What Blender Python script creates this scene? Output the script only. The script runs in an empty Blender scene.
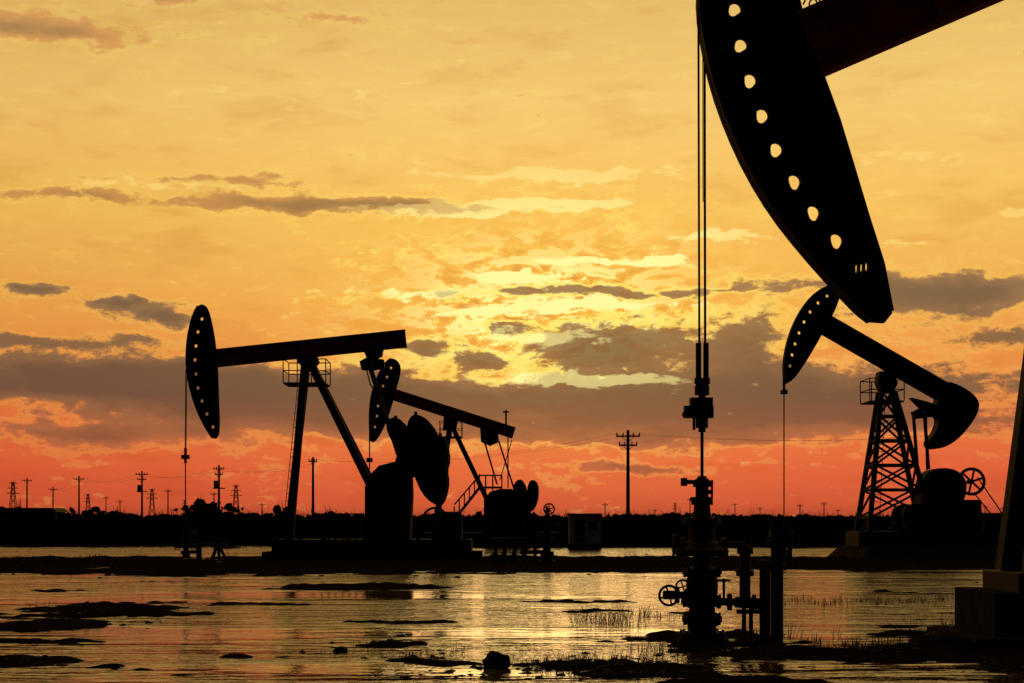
import bpy, math, random
import numpy as np
from mathutils import Vector, Matrix, noise
from mathutils.geometry import tessellate_polygon
random.seed(7)
F=1707.0; CH=1.7; HY=520.0
sc=bpy.context.scene
sc.view_settings.view_transform='Standard'; sc.view_settings.look='None'; sc.view_settings.exposure=0
# ---------------- camera
cam=bpy.data.cameras.new('camera'); camo=bpy.data.objects.new('camera',cam); sc.collection.objects.link(camo)
camo.location=(0,0,CH); camo.rotation_euler=(math.radians(90),0,0)
cam.sensor_width=36; cam.lens=F/1024*36; cam.shift_y=(HY-341.5)/1024; cam.clip_end=20000; cam.clip_start=0.1
sc.camera=camo

def lin(c):
    r=[]
    for v in c:
        v=v/255.0
        r.append(v/12.92 if v<=0.04045 else ((v+0.055)/1.055)**2.4)
    return (r[0],r[1],r[2],1)

# ---------------- node helpers
class NT:
    def __init__(s,nt): s.nt=nt
    def n(s,t,**k):
        o=s.nt.nodes.new(t)
        for a,b in k.items(): setattr(o,a,b)
        return o
    def set(s,i,v):
        if hasattr(v,'is_output') : s.nt.links.new(v,i)
        elif v is not None: i.default_value=v
    def m(s,op,a,b=None,c=None,clamp=False):
        o=s.n('ShaderNodeMath',operation=op,use_clamp=clamp)
        s.set(o.inputs[0],a)
        if b is not None: s.set(o.inputs[1],b)
        if c is not None: s.set(o.inputs[2],c)
        return o.outputs[0]
    def vm(s,op,a,b=None,c=None):
        o=s.n('ShaderNodeVectorMath',operation=op)
        s.set(o.inputs[0],a)
        if b is not None: s.set(o.inputs[1],b)
        if c is not None: s.set(o.inputs[2],c)
        return o.outputs['Value'] if op=='DOT_PRODUCT' else o.outputs[0]
    def mix(s,f,a,b,bt='MIX'):
        o=s.n('ShaderNodeMix',data_type='RGBA',blend_type=bt)
        s.set(o.inputs[0],f); s.set(o.inputs[6],a); s.set(o.inputs[7],b)
        return o.outputs[2]
    def ramp(s,f,stops,interp='LINEAR'):
        o=s.n('ShaderNodeValToRGB'); cr=o.color_ramp; cr.interpolation=interp
        while len(cr.elements)>1: cr.elements.remove(cr.elements[-1])
        cr.elements[0].position=stops[0][0]; cr.elements[0].color=stops[0][1]
        for p,c in stops[1:]:
            e=cr.elements.new(p); e.color=c
        s.set(o.inputs[0],f); return o.outputs[0]
    def ss(s,v,a,b,lo=0.0,hi=1.0):
        o=s.n('ShaderNodeMapRange',interpolation_type='SMOOTHSTEP')
        s.set(o.inputs[0],v)
        for i,x in enumerate((a,b,lo,hi)): o.inputs[i+1].default_value=x
        return o.outputs[0]
    def noise(s,vec,scale,detail=5,rough=.55,dist=0,col=False):
        o=s.n('ShaderNodeTexNoise'); s.set(o.inputs['Vector'],vec)
        o.inputs['Scale'].default_value=scale; o.inputs['Detail'].default_value=detail
        o.inputs['Roughness'].default_value=rough; o.inputs['Distortion'].default_value=dist
        return o.outputs[1] if col else o.outputs[0]

# ---------------- world
SUN_AZ=math.atan((556-512)/F); SUN_EL=math.atan((HY-338)/F)
w=bpy.data.worlds.new('World'); sc.world=w; w.use_nodes=True
try:
    w.cycles.sampling_method='NONE'
except Exception as e: print(e)
nt=w.node_tree; nt.nodes.clear(); T=NT(nt)
tc=T.n('ShaderNodeTexCoord'); d=T.vm('NORMALIZE',tc.outputs['Generated'])
sx=T.n('ShaderNodeSeparateXYZ'); T.set(sx.inputs[0],d)
az=T.m('ARCTAN2',sx.outputs[0],sx.outputs[1]); el=T.m('ARCSINE',sx.outputs[2])
U=T.m('MULTIPLY_ADD',az,F*1.02/100,5.12); V=T.m('MULTIPLY_ADD',el,-F*1.015/100,5.20)
cb=T.n('ShaderNodeCombineXYZ'); T.set(cb.inputs[0],U); T.set(cb.inputs[1],V); P=cb.outputs[0]
Q=T.vm('MULTIPLY',P,(1.0,2.0,1.0))
wn=T.noise(Q,1.1,4,.6,0,True)
wv=T.vm('SUBTRACT',wn,(.5,.5,.5)); wv=T.vm('MULTIPLY',wv,(1.1,.36,0))
Pw=T.vm('ADD',P,wv)
def field(lst,start=0.0):
    acc=start
    for cx,cy,sx_,sy_,a in lst:
        ix,iy=100/sx_,100/sy_
        q=T.vm('MULTIPLY_ADD',Pw,(ix,iy,0),(-cx/100*ix,-cy/100*iy,0))
        g=T.m('POWER',0.3679,T.vm('DOT_PRODUCT',q,q))
        acc=T.m('MULTIPLY_ADD',g,a,acc)
    return acc
fb=T.noise(T.vm('MULTIPLY',P,(.55,1.9,1)),1.6,6,.6,.3)      # broad streaky
fb2=T.noise(T.vm('MULTIPLY',P,(1.1,2.2,1)),3.0,8,.7,.25)    # billows
fb3=T.noise(T.vm('MULTIPLY',P,(.7,3.6,1)),3.0,5,.6,.5)      # fine cirrus
fb4=T.noise(T.vm('MULTIPLY_ADD',P,(1.0,2.4,1),(13.0,4.0,0)),3.0,6,.64,.4)  # broken cumulus near the sun
dark=[(40,380,210,21,1.15),(210,400,140,34,1.0),(340,405,130,28,.85),(480,396,120,20,.9),(650,397,150,25,1.05),
 (605,345,66,24,1.4),(745,350,58,30,1.0),(740,412,140,22,.9),(950,298,95,19,1.25),(990,342,80,12,.8),(880,392,160,24,.9),
 (40,292,28,7,1.2),(108,306,28,7,1.2),(157,318,36,11,1.25),(340,207,210,9,1.1),(90,436,90,12,.85),(500,430,160,12,.7),
 (640,466,85,5,.75),(600,290,190,6,.9),(40,50,120,15,1.15),(130,12,140,8,.95),(950,425,140,12,.7),(425,345,28,10,.85),(515,325,26,8,.8),(480,358,26,8,.85),(700,440,160,9,.6),(850,285,90,9,.65),(60,345,110,8,.75),(240,186,120,6,.65),(60,205,100,7,.6),(330,30,90,6,.5)]
D=field(dark,-.12)
D=T.m('ADD',D,T.m('MULTIPLY_ADD',fb,1.3,-.65)); D=T.m('ADD',D,T.m('MULTIPLY_ADD',fb2,1.8,-.9))
band=T.m('POWER',0.3679,T.m('POWER',T.m('MULTIPLY',T.m('SUBTRACT',V,3.9),1.6),2.0))
away=T.ss(T.m('ABSOLUTE',T.m('SUBTRACT',U,5.12)),5.5,8.5)
D=T.m('ADD',D,T.m('MULTIPLY',T.m('MULTIPLY',band,away),.7))
dens=T.ss(D,.22,.56)
rim=T.m('MULTIPLY',T.ss(D,.02,.18),T.m('SUBTRACT',1.0,T.ss(D,.24,.46)))
bright=[(512,275,42,6,1.3),(575,258,40,4,1.5),(655,258,40,4,1.3),(540,203,95,6,1.7),(440,212,80,4,1.2),(560,172,150,7,.9),(600,302,80,5,1.0),(440,290,70,5,.8),
 (620,379,70,5,1.05),(540,374,60,5,.8),(930,165,90,8,.5),(1012,218,22,5,.9),(630,303,14,4,.9),(110,192,190,7,.35),(900,250,70,7,.5),(350,100,200,10,.3),(720,240,60,5,.8),(540,335,60,8,.8),(480,310,60,6,.8)]
B=field(bright,-.12)
B=T.m('ADD',B,T.m('MULTIPLY_ADD',fb2,2.0,-1.0)); B=T.m('ADD',B,T.m('MULTIPLY_ADD',fb3,1.2,-.6))
bri=T.ss(B,.2,.5)
t=T.m('DIVIDE',V,5.2,None,True)
base=T.ramp(t,[(0.0,lin((226,183,102))),(.2,lin((242,198,110))),(.4,lin((244,192,92))),(.57,lin((239,170,78))),(.7,lin((232,142,66))),(.8,lin((227,114,60))),(.9,lin((222,94,56))),(.97,lin((206,84,52))),(1.0,lin((168,66,44)))])
lf=T.ss(U,-2.0,5.0)
base=T.mix(T.m('MULTIPLY',T.m('SUBTRACT',1.0,lf),.5),base,T.mix(1.0,base,lin((225,208,190)),'MULTIPLY'))
base=T.mix(T.ss(fb3,.48,.75,0,.45),base,T.mix(1.0,base,(1.12,1.16,1.3,1),'MULTIPLY'))
base=T.mix(T.ss(fb,.5,.3,0,.7),base,T.mix(1.0,base,(.88,.78,.7,1),'MULTIPLY'))
sund=(math.sin(SUN_AZ)*math.cos(SUN_EL),math.cos(SUN_AZ)*math.cos(SUN_EL),math.sin(SUN_EL))
ca=T.vm('DOT_PRODUCT',d,sund)
gx=T.vm('MULTIPLY_ADD',P,(1/2.0,1/.95,0),(-5.5/2.0,-3.1/.95,0)); g=T.m('POWER',.3679,T.vm('DOT_PRODUCT',gx,gx))
gx2=T.vm('MULTIPLY_ADD',Pw,(1/1.3,1/.6,0),(-5.5/1.3,-3.15/.6,0)); g2=T.m('POWER',.3679,T.vm('DOT_PRODUCT',gx2,gx2))
g2=T.m('MULTIPLY',g2,1.5,None,True)
base=T.mix(T.m('MULTIPLY',g,.78),base,lin((255,193,64)))
base=T.mix(T.m('MULTIPLY',T.ss(fb4,.48,.38),T.m('MULTIPLY',g2,.75)),base,lin((208,134,50)))
fil=T.m('MULTIPLY',T.ss(fb4,.48,.515),T.ss(fb4,.70,.6))
base=T.mix(T.m('MULTIPLY',fil,g2),base,lin((255,245,150)))
cloud=T.ramp(t,[(0.0,lin((164,124,78))),(.3,lin((160,118,70))),(.42,lin((146,108,66))),(.55,lin((112,88,66))),(.65,lin((98,76,58))),(.76,lin((94,70,56))),(.86,lin((136,78,54))),(1,lin((134,62,46)))])
cl2=T.mix(1.0,cloud,(1.85,1.65,1.3,1),'MULTIPLY')
core=T.m('MULTIPLY_ADD',fb2,-1.9,T.m('MULTIPLY',D,.8))
cloud=T.mix(T.ss(core,-.65,.0),cl2,cloud)
cloud=T.mix(T.m('MULTIPLY',g,.3),cloud,lin((170,105,45)))
col=T.mix(T.m('MULTIPLY',dens,.93),base,cloud)
sunp=T.m('MULTIPLY_ADD',g,1.0,.1,True)
col=T.mix(T.m('MULTIPLY',rim,sunp),col,lin((255,230,108)))
hot=T.mix(T.m('MULTIPLY',g,2.0,None,True),lin((252,212,118)),lin((255,246,156)))
bri=T.m('MULTIPLY',bri,T.m('MULTIPLY_ADD',g,.7,.65,True))
col=T.mix(T.m('MULTIPLY',bri,T.m('SUBTRACT',1.0,T.m('MULTIPLY',dens,.5))),col,hot)
fall=T.ss(ca,-.1,.78)
up=T.ss(sx.outputs[2],.5,.92)
col=T.mix(T.m('SUBTRACT',1.0,fall),col,lin((30,28,34)))
col=T.mix(T.m('MULTIPLY',up,.85),col,lin((74,64,60)))
bg=T.n('ShaderNodeBackground'); T.set(bg.inputs[0],col); bg.inputs[1].default_value=1.0
sky=T.n('ShaderNodeTexSky'); sky.sky_type='NISHITA'; sky.sun_disc=False; sky.sun_elevation=SUN_EL; sky.sun_rotation=SUN_AZ; sky.dust_density=3
bg2=T.n('ShaderNodeBackground'); T.set(bg2.inputs[0],sky.outputs[0]); bg2.inputs[1].default_value=.0008
ad=T.n('ShaderNodeAddShader'); nt.links.new(bg.outputs[0],ad.inputs[0]); nt.links.new(bg2.outputs[0],ad.inputs[1])
ow=T.n('ShaderNodeOutputWorld'); nt.links.new(ad.outputs[0],ow.inputs[0])
sl=bpy.data.lights.new('sun','SUN'); sl.energy=.075; sl.angle=math.radians(12); sl.color=(1,.6,.22)
so=bpy.data.objects.new('sun',sl); sc.collection.objects.link(so)
so.rotation_euler=Vector(sund).to_track_quat('Z','Y').to_euler(); so.location=(10,60,40)

# ---------------- materials
def mat(name,c,rough=.6,metal=0,var=.35,scale=3,bump=.2,c2=None,spec=.12):
    m=bpy.data.materials.new(name); m.use_nodes=True; X=NT(m.node_tree)
    b=m.node_tree.nodes['Principled BSDF']
    t_=X.n('ShaderNodeTexCoord').outputs['Object']
    n1=X.noise(t_,scale,4,.6); n2=X.noise(t_,scale*9,3,.6)
    c4=(c[0],c[1],c[2],1); c2=c2 or (c[0]*.4,c[1]*.4,c[2]*.4)
    X.set(b.inputs['Base Color'],X.mix(X.ss(n1,.4,.4+var),c4,(c2[0],c2[1],c2[2],1)))
    X.set(b.inputs['Roughness'],X.m('MULTIPLY_ADD',n2,.3,rough-.15)); b.inputs['Metallic'].default_value=metal
    b.inputs['Specular IOR Level'].default_value=spec
    bp=X.n('ShaderNodeBump'); bp.inputs['Strength'].default_value=bump; bp.inputs['Distance'].default_value=.02
    X.set(bp.inputs['Height'],n2); m.node_tree.links.new(bp.outputs[0],b.inputs['Normal'])
    return m
STEEL=mat('dark_painted_steel',(.02,.015,.013),.75,0,c2=(.03,.012,.008))
RED=mat('red_painted_steel',(.22,.018,.014),.75,0,c2=(.08,.012,.01))
CONC=mat('weathered_concrete',(.04,.033,.028),.95,0,c2=(.02,.017,.014),spec=.0)
CABLE=mat('steel_cable',(.02,.02,.02),.6,0)
WOOD=mat('weathered_pole',(.04,.03,.02),.9)
CABIN=mat('cabin_paint',(.25,.24,.22),.7)
GRASS=mat('dry_grass',(.1,.06,.025),.9,spec=0)
SHRUB=mat('shrub_foliage',(.02,.018,.008),.9,spec=0)
ROCK=mat('wet_rock',(.015,.012,.01),.8,bump=.5,spec=.1)
MUD=mat('wet_mud',(.018,.012,.008),.9,scale=1.5,bump=.8,spec=.0,c2=(.007,.005,.004))

# ---------------- mesh builder
class MB:
    def __init__(s): s.v=[]; s.f=[]; s.sm=[]
    def add(s,vs,fs,sm=False):
        o=len(s.v); s.v+= [tuple(v) for v in vs]
        for f in fs: s.f.append(tuple(i+o for i in f)); s.sm.append(sm)
    def box(s,x0,x1,y0,y1,z0,z1):
        s.add([(x0,y0,z0),(x1,y0,z0),(x1,y1,z0),(x0,y1,z0),(x0,y0,z1),(x1,y0,z1),(x1,y1,z1),(x0,y1,z1)],
              [(3,2,1,0),(4,5,6,7),(0,1,5,4),(1,2,6,5),(2,3,7,6),(3,0,4,7)])
    def frustum(s,x0,x1,y0,y1,z0,z1,ins):
        s.add([(x0,y0,z0),(x1,y0,z0),(x1,y1,z0),(x0,y1,z0),(x0+ins,y0+ins,z1),(x1-ins,y0+ins,z1),(x1-ins,y1-ins,z1),(x0+ins,y1-ins,z1)],
              [(3,2,1,0),(4,5,6,7),(0,1,5,4),(1,2,6,5),(2,3,7,6),(3,0,4,7)])
    def bar(s,a,b,w,h=None):
        h=h or w; a=Vector(a); b=Vector(b); d=(b-a).normalized()
        r=Vector((0,1,0)) if abs(d.y)<.9 else Vector((1,0,0))
        u=d.cross(r).normalized(); r=u.cross(d).normalized()
        vs=[]
        for p in (a,b):
            for i,j in ((-1,-1),(1,-1),(1,1),(-1,1)): vs.append(p+u*(i*w/2)+r*(j*h/2))
        s.add(vs,[(3,2,1,0),(4,5,6,7),(0,1,5,4),(1,2,6,5),(2,3,7,6),(3,0,4,7)])
    def cyl(s,a,b,r,r2=None,n=14):
        r2=r if r2 is None else r2; a=Vector(a); b=Vector(b); d=(b-a).normalized()
        q=Vector((0,1,0)) if abs(d.y)<.9 else Vector((1,0,0))
        u=d.cross(q).normalized(); q=u.cross(d)
        vs=[];
        for p,rr in ((a,r),(b,r2)):
            for i in range(n):
                t=2*math.pi*i/n; vs.append(p+u*(math.cos(t)*rr)+q*(math.sin(t)*rr))
        s.add(vs,[(i,(i+1)%n,n+(i+1)%n,n+i) for i in range(n)],True)
        s.add(vs,[tuple(range(n-1,-1,-1)),tuple(range(n,2*n))])
    def prism(s,out,y0,y1,holes=()):
        loops=[[Vector((p[0],p[1],0)) for p in out]]+[[Vector((p[0],p[1],0)) for p in h] for h in holes]
        tris=tessellate_polygon(loops); flat=[p for l in loops for p in l]; n=len(flat)
        vs=[(p.x,y0,p.y) for p in flat]+[(p.x,y1,p.y) for p in flat]
        fs=[tuple(t) for t in tris]+[tuple(i+n for i in reversed(t)) for t in tris]
        o=0
        for l in loops:
            k=len(l)
            for i in range(k): fs.append((o+i,o+(i+1)%k,n+o+(i+1)%k,n+o+i))
            o+=k
        s.add(vs,fs)
    def torus(s,c,R,r,axis='y',n=28,k=8):
        vs=[];fs=[]
        for i in range(n):
            a=2*math.pi*i/n
            for j in range(k):
                b=2*math.pi*j/k; rr=R+r*math.cos(b); x,y,z=rr*math.cos(a),rr*math.sin(a),r*math.sin(b)
                p={'y':(x,z,y),'z':(x,y,z),'x':(z,x,y)}[axis]
                vs.append((c[0]+p[0],c[1]+p[1],c[2]+p[2]))
        for i in range(n):
            for j in range(k): fs.append((i*k+j,((i+1)%n)*k+j,((i+1)%n)*k+(j+1)%k,i*k+(j+1)%k))
        s.add(vs,fs,True)
    def wheel(s,c,R,r,axis='y',sp=5,n=28):
        s.torus(c,R,r,axis,n)
        for i in range(sp):
            a=2*math.pi*i/sp+.3; x,z=R*math.cos(a),R*math.sin(a)
            p={'y':(x,0,z),'z':(x,z,0),'x':(0,x,z)}[axis]
            s.cyl(c,(c[0]+p[0],c[1]+p[1],c[2]+p[2]),r*.7,n=6)
    def lathe(s,cx,cy,prof,n=24):
        vs=[];fs=[];m=len(prof)
        for z,r in prof:
            for i in range(n):
                t=2*math.pi*i/n; vs.append((cx+r*math.cos(t),cy+r*math.sin(t),z))
        for j in range(m-1):
            for i in range(n): fs.append((j*n+i,j*n+(i+1)%n,(j+1)*n+(i+1)%n,(j+1)*n+i))
        s.add(vs,fs); s.add(vs,[tuple(range(n-1,-1,-1)),tuple((m-1)*n+i for i in range(n))])
    def make(s,name,parent,mt,origin=(0,0,0)):
        me=bpy.data.meshes.new(name); ox,oy,oz=origin
        me.from_pydata([(x-ox,y-oy,z-oz) for x,y,z in s.v],[],s.f)
        me.polygons.foreach_set('use_smooth',s.sm); me.materials.append(mt); me.update()
        o=bpy.data.objects.new(name,me); sc.collection.objects.link(o)
        if parent: o.parent=parent
        else: o.location=origin
        return o
class Grp:
    def __init__(s,name,origin):
        s.o=origin; s.e=bpy.data.objects.new(name,None); s.e.location=origin; s.e.empty_display_size=.5; sc.collection.objects.link(s.e)
    def put(s,mb,name,mt=STEEL): return mb.make(name,s.e,mt,s.o)
class Fr:  # vertical plane at distance D, converts drawing units to metres
    def __init__(s,D): s.D=D; s.s=D/F
    def x(s,px): return (px-512)*s.s
    def z(s,py): return CH+(HY-py)*s.s
    def p(s,px,py,y=0): return (s.x(px),s.D+y,s.z(py))
    def poly(s,pts): return [(s.x(a),s.z(b)) for a,b in pts]
def smooth(pts,it=2,closed=True):
    for _ in range(it):
        q=[];n=len(pts)
        for i in range(n if closed else n-1):
            a=pts[i];b=pts[(i+1)%n]
            q+= [(a[0]*.75+b[0]*.25,a[1]*.75+b[1]*.25),(a[0]*.25+b[0]*.75,a[1]*.25+b[1]*.75)]
        if not closed: q=[pts[0]]+q+[pts[-1]]
        pts=q
    return pts
def hole(cx,cy,rx,ry,n=12,rot=0,drop=0,td=0):
    r=[]
    for i in range(n):
        t=2*math.pi*i/n; k=1+drop*max(0,math.cos(t-td))**5; x,y=rx*math.cos(t)*k,ry*math.sin(t)*k
        r.append((cx+x*math.cos(rot)-y*math.sin(rot),cy+x*math.sin(rot)+y*math.cos(rot)))
    return r
def head(G,fr,out,arc,holes,th,fw,m=STEEL):
    mb=MB(); mb.prism(fr.poly(out),fr.D-th/2,fr.D+th/2,[fr.poly(h) for h in holes]); G.put(mb,'horsehead_plate',m)
    mb=MB(); a=fr.poly(arc); t=.045
    ins=[]
    for i,p in enumerate(a):
        q0=a[max(0,i-1)];q1=a[min(len(a)-1,i+1)]; dx,dz=q1[0]-q0[0],q1[1]-q0[1]; l=math.hypot(dx,dz)
        nx,nz=-dz/l,dx/l
        ins.append((p[0]+nx*t,p[1]+nz*t))
    mb.prism(a+ins[::-1],fr.D-fw/2,fr.D+fw/2); G.put(mb,'horsehead_arc_flange',m)
def ibeam(mb,a,b,h,w,D):
    A=Vector((a[0],D,a[1]));B=Vector((b[0],D,b[1])); d=(B-A).normalized(); u=Vector((-d.z,0,d.x))
    if u.z<0:u=-u
    tf=h*.09
    mb.bar(A,B,h-2*tf,w*.28)
    for sg in (1,-1): mb.bar(A+u*sg*(h/2-tf/2),B+u*sg*(h/2-tf/2),tf,w)
    n=7
    for i in range(n+1):
        p=A.lerp(B,(i+.02)/(n+.04)); mb.bar(p-u*(h/2-tf),p+u*(h/2-tf),.03,w*.9)
def railing(mb,x0,x1,y0,y1,z0,z1,t=.04,n=3,floor=True):
    for y in (y0,y1):
        for zz in (z1,(z0+z1)/2): mb.cyl((x0,y,zz),(x1,y,zz),t/2,n=6)
        for i in range(n+1):
            x=x0+(x1-x0)*i/n; mb.cyl((x,y,z0),(x,y,z1),t/2,n=6)
    for x in (x0,x1):
        for zz in (z1,(z0+z1)/2): mb.cyl((x,y0,zz),(x,y1,zz),t/2,n=6)
    if floor: mb.box(x0,x1,y0,y1,z0-.06,z0)
def ladder(mb,a,b,w,t=.03,step=.3):
    a=Vector(a);b=Vector(b); o=Vector((w/2,0,0)); mb.cyl(a-o,b-o,t/2,n=6); mb.cyl(a+o,b+o,t/2,n=6)
    n=int((b-a).length/step)
    for i in range(1,n): p=a.lerp(b,i/n); mb.cyl(p-o,p+o,t/2,n=5)
def wellhead(G,x,y,z0,top,sc_=1.0,arms=True,name='wellhead_tree'):
    mb=MB(); s=sc_; H=top-z0
    prof=[(0,.30),(.04,.30),(.04,.2),(.12,.2),(.12,.27),(.2,.27),(.2,.15),(.34,.17),(.40,.15),(.40,.25),(.46,.25),(.46,.13),(.55,.13),(.55,.21),(.60,.21),(.60,.1),(.7,.1),(.7,.14),(.76,.14),(.76,.07),(.88,.07),(.88,.11),(.93,.11),(.93,.05),(1,.04)]
    mb.lathe(x,y,[(z0+a*H,r*s) for a,r in prof],18)
    if arms:
        for sg,zz in ((1,.3),(-1,.3),(1,.66)):
            z=z0+zz*H; mb.cyl((x,y,z),(x+sg*.55*s,y,z),.06*s,n=10)
            mb.cyl((x+sg*.3*s,y,z),(x+sg*.34*s,y,z),.12*s,n=12); mb.cyl((x+sg*.5*s,y,z),(x+sg*.55*s,y,z),.11*s,n=12)
            mb.cyl((x+sg*.42*s,y,z),(x+sg*.42*s,y-.25*s,z),.03*s,n=8); mb.wheel((x+sg*.42*s,y-.25*s,z),.14*s,.018*s,'y')
    G.put(mb,name)
def cw(mb,fr,pts,y0,y1): mb.prism(fr.poly(smooth(pts,2)),fr.D+y0,fr.D+y1)

# ================= JACK 1 (left)
fr=Fr(71.0); zg=.15; G=Grp('oil_pumpjack',(fr.x(307),71.0,zg))
out=[(203,304),(208,308),(212,322),(216,345),(218,370),(219,400),(220,430),(217,439),(212,438),(203,424),(194,403),(188,380),(186,358),(188,335),(193,315),(198,306)]
arc=smooth([(198,306),(193,315),(188,335),(186,358),(188,380),(194,403),(203,424),(212,438)],2,False)
hs=[hole(*c,1.7,1.9,8) for c in [(202,319),(198,332),(196,346),(195,360),(196,374),(198,388),(202,401),(207,414),(213,427)]]
head(G,fr,smooth(out,1),arc,hs,.16,.5,STEEL)
mb=MB(); ibeam(mb,(fr.x(214),fr.z(358.5)),(fr.x(406),fr.z(338.5)),17.5*fr.s,.45,71.0); G.put(mb,'walking_beam',RED)
mb=MB()
mb.prism(fr.poly([(300,356),(316,354),(319,362),(314,368),(303,368),(298,362)]),70.6,71.4)
mb.cyl(fr.p(308,360,-.6),fr.p(308,360,.6),.16); G.put(mb,'saddle_bearing')
mb=MB()
for sg in (-1,1):
    mb.bar(fr.p(306,362,sg*.3),fr.p(288+sg*-5,546,sg*1.25),.3,.3)
    mb.bar(fr.p(311,364,sg*.3),fr.p(376,494,sg*1.0),.3,.3)
    mb.bar(fr.p(376,494,sg*1.0),fr.p(386,546,sg*1.0),.3,.3)
for t_ in (.35,.6,.85):
    a=Vector(fr.p(306,362)).lerp(Vector(fr.p(288,546)),t_); yw=.3+.95*t_
    o5=Vector((5*fr.s*t_,0,0)); mb.bar(a+Vector((0,-yw,0))+o5,a+Vector((0,yw,0))-o5,.14,.14)
G.put(mb,'samson_post')
mb=MB(); ladder(mb,fr.p(291,545,-1.5),fr.p(305,385,-.75),.4); G.put(mb,'ladder')
mb=MB(); railing(mb,fr.x(286),fr.x(328),70.1,71.9,fr.z(384),fr.z(361),.045,3); G.put(mb,'service_platform')
mb=MB()
mb.prism(fr.poly([(362,347),(384,345),(382,356),(376,359),(384,360),(385,368),(374,370),(362,370),(360,362),(367,358)]),70.7,71.3)
mb.cyl(fr.p(370,364,-1.1),fr.p(370,364,1.1),.13); G.put(mb,'equalizer')
mb=MB()
for sg in (-1,1):
    mb.bar(fr.p(369,364,sg*1.0),fr.p(399,456,sg*1.0),.1,.12)
G.put(mb,'pitman_arms')
mb=MB()
mb.cyl(fr.p(366,366,-.3),fr.p(371,385,-.3),.03,n=6);mb.cyl(fr.p(371,385,-.3),fr.p(381,400,-.3),.03,n=6); G.put(mb,'brake_cable')
lobeA=[(388,428),(391,421),(396,419),(403,421),(407,428),(411,438),(417,455),(422,478),(408,476),(402,456),(392,440)]
lobeB=[(409,424),(413,417),(419,416),(428,420),(436,430),(437,436),(445,437),(448,446),(450,460),(447,470),(449,482),(446,498),(440,507),(428,500),(419,486),(411,462),(407,440)]
mb=MB()
for y0,y1 in ((-1.15,-.75),(.75,1.15)): mb.prism(fr.poly(smooth(lobeB,1)),fr.D+y0,fr.D+y1)
for y0,y1 in ((-1.35,-.95),(.95,1.35)): mb.prism(fr.poly(smooth(lobeA,1)),fr.D+y0,fr.D+y1)
for c in ((397,417),(417,413),(441,434)): mb.cyl(fr.p(c[0],c[1]+8,-.9),fr.p(*c,-.9),.07)
G.put(mb,'crank_counterweights')
mb=MB()
mb.prism(fr.poly([(372,474),(380,466),(396,462),(398,455),(406,455),(408,463),(412,470),(413,496),(410,548),(366,548),(366,486),(372,484)]),70.4,71.6)
mb.cyl(fr.p(404,478,-1.2),fr.p(404,478,1.2),.2); G.put(mb,'gearbox')
mb=MB(); mb.box(fr.x(432),fr.x(462),70.3,71.7,fr.z(548),fr.z(524)); mb.cyl(fr.p(440,520,-.4),fr.p(462,520,-.4),.35); mb.wheel(fr.p(436,520,-.9),.5,.05,'y'); G.put(mb,'motor')
mb=MB(); mb.box(fr.x(276),fr.x(472),69.7,72.3,zg+.25,zg+.75)
for i in range(9):
    x=fr.x(280+i*23); mb.box(x,x+.15,69.55,69.7,zg+.25,zg+.78)
G.put(mb,'base_skid')
mb=MB(); mb.box(fr.x(268),fr.x(482),69.2,72.8,-.2,zg+.25); G.put(mb,'foundation',CONC)
mb=MB(); railing(mb,fr.x(325),fr.x(366),69.6,69.9,fr.z(545),fr.z(514),.05,6,False); G.put(mb,'guard_railing')
mb=MB()
for sg in (-1,1): mb.cyl(fr.p(186.3,370,sg*.12),fr.p(185.5,455,sg*.1),.018,n=6)
G.put(mb,'bridle_cables',CABLE)
mb=MB(); mb.box(fr.x(182),fr.x(189),70.8,71.2,fr.z(459),fr.z(455)); mb.cyl(fr.p(185.5,463),fr.p(185.5,448),.06,n=8); mb.cyl(fr.p(185.5,460),fr.p(185.5,535),.025,n=8); G.put(mb,'carrier_bar_and_polished_rod',CABLE)
wellhead(G,fr.x(186),71.0,.1,fr.z(520),.8)

# ================= JACK 2 (middle, farther)
fr=Fr(109.0); zg=.3; D=109.0; G=Grp('oil_pumpjack',(fr.x(450),D,zg))
out=[(391,358),(397,360),(401,366),(400,377),(396,390),(393,402),(388,418),(381,434),(374,443),(370,441),(369,428),(369,408),(372,390),(378,374),(385,362)]
arc=smooth([(391,358),(385,362),(378,374),(372,390),(369,408),(369,428),(370,441)],2,False)
hs=[hole(*c,1.3,1.5,8) for c in [(391,368),(387,377),(383,386),(380,396),(378,406),(377,416),(375,427)]]
head(G,fr,smooth(out,1),arc,hs,.16,.5)
mb=MB(); ibeam(mb,(fr.x(392),fr.z(394)),(fr.x(514),fr.z(433)),11.5*fr.s,.45,D); G.put(mb,'walking_beam',RED)
mb=MB(); mb.prism(fr.poly([(444,416),(458,420),(456,430),(443,430)]),D-.4,D+.4); G.put(mb,'saddle_bearing')
mb=MB()
for sg in (-1,1):
    mb.bar(fr.p(450,424,sg*.3),fr.p(434,543,sg*1.3),.3,.3)
    mb.bar(fr.p(452,426,sg*.3),fr.p(491,508,sg*1.0),.3,.3); mb.bar(fr.p(491,508,sg*1.0),fr.p(497,543,sg*1.0),.3,.3)
for t_ in (.4,.7):
    a=Vector(fr.p(450,424)).lerp(Vector(fr.p(434,543)),t_); yw=.3+t_
    mb.bar(a+Vector((0,-yw,0)),a+Vector((0,yw,0)),.14,.14)
G.put(mb,'samson_post')
mb=MB(); railing(mb,fr.x(440),fr.x(462),D-1,D+1,fr.z(437),fr.z(422),.04,2); G.put(mb,'service_platform')
mb=MB(); mb.prism(fr.poly([(480,426),(498,432),(499,442),(490,446),(481,442)]),D-.3,D+.3); mb.cyl(fr.p(489,440,-1),fr.p(489,440,1),.12)
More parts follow.
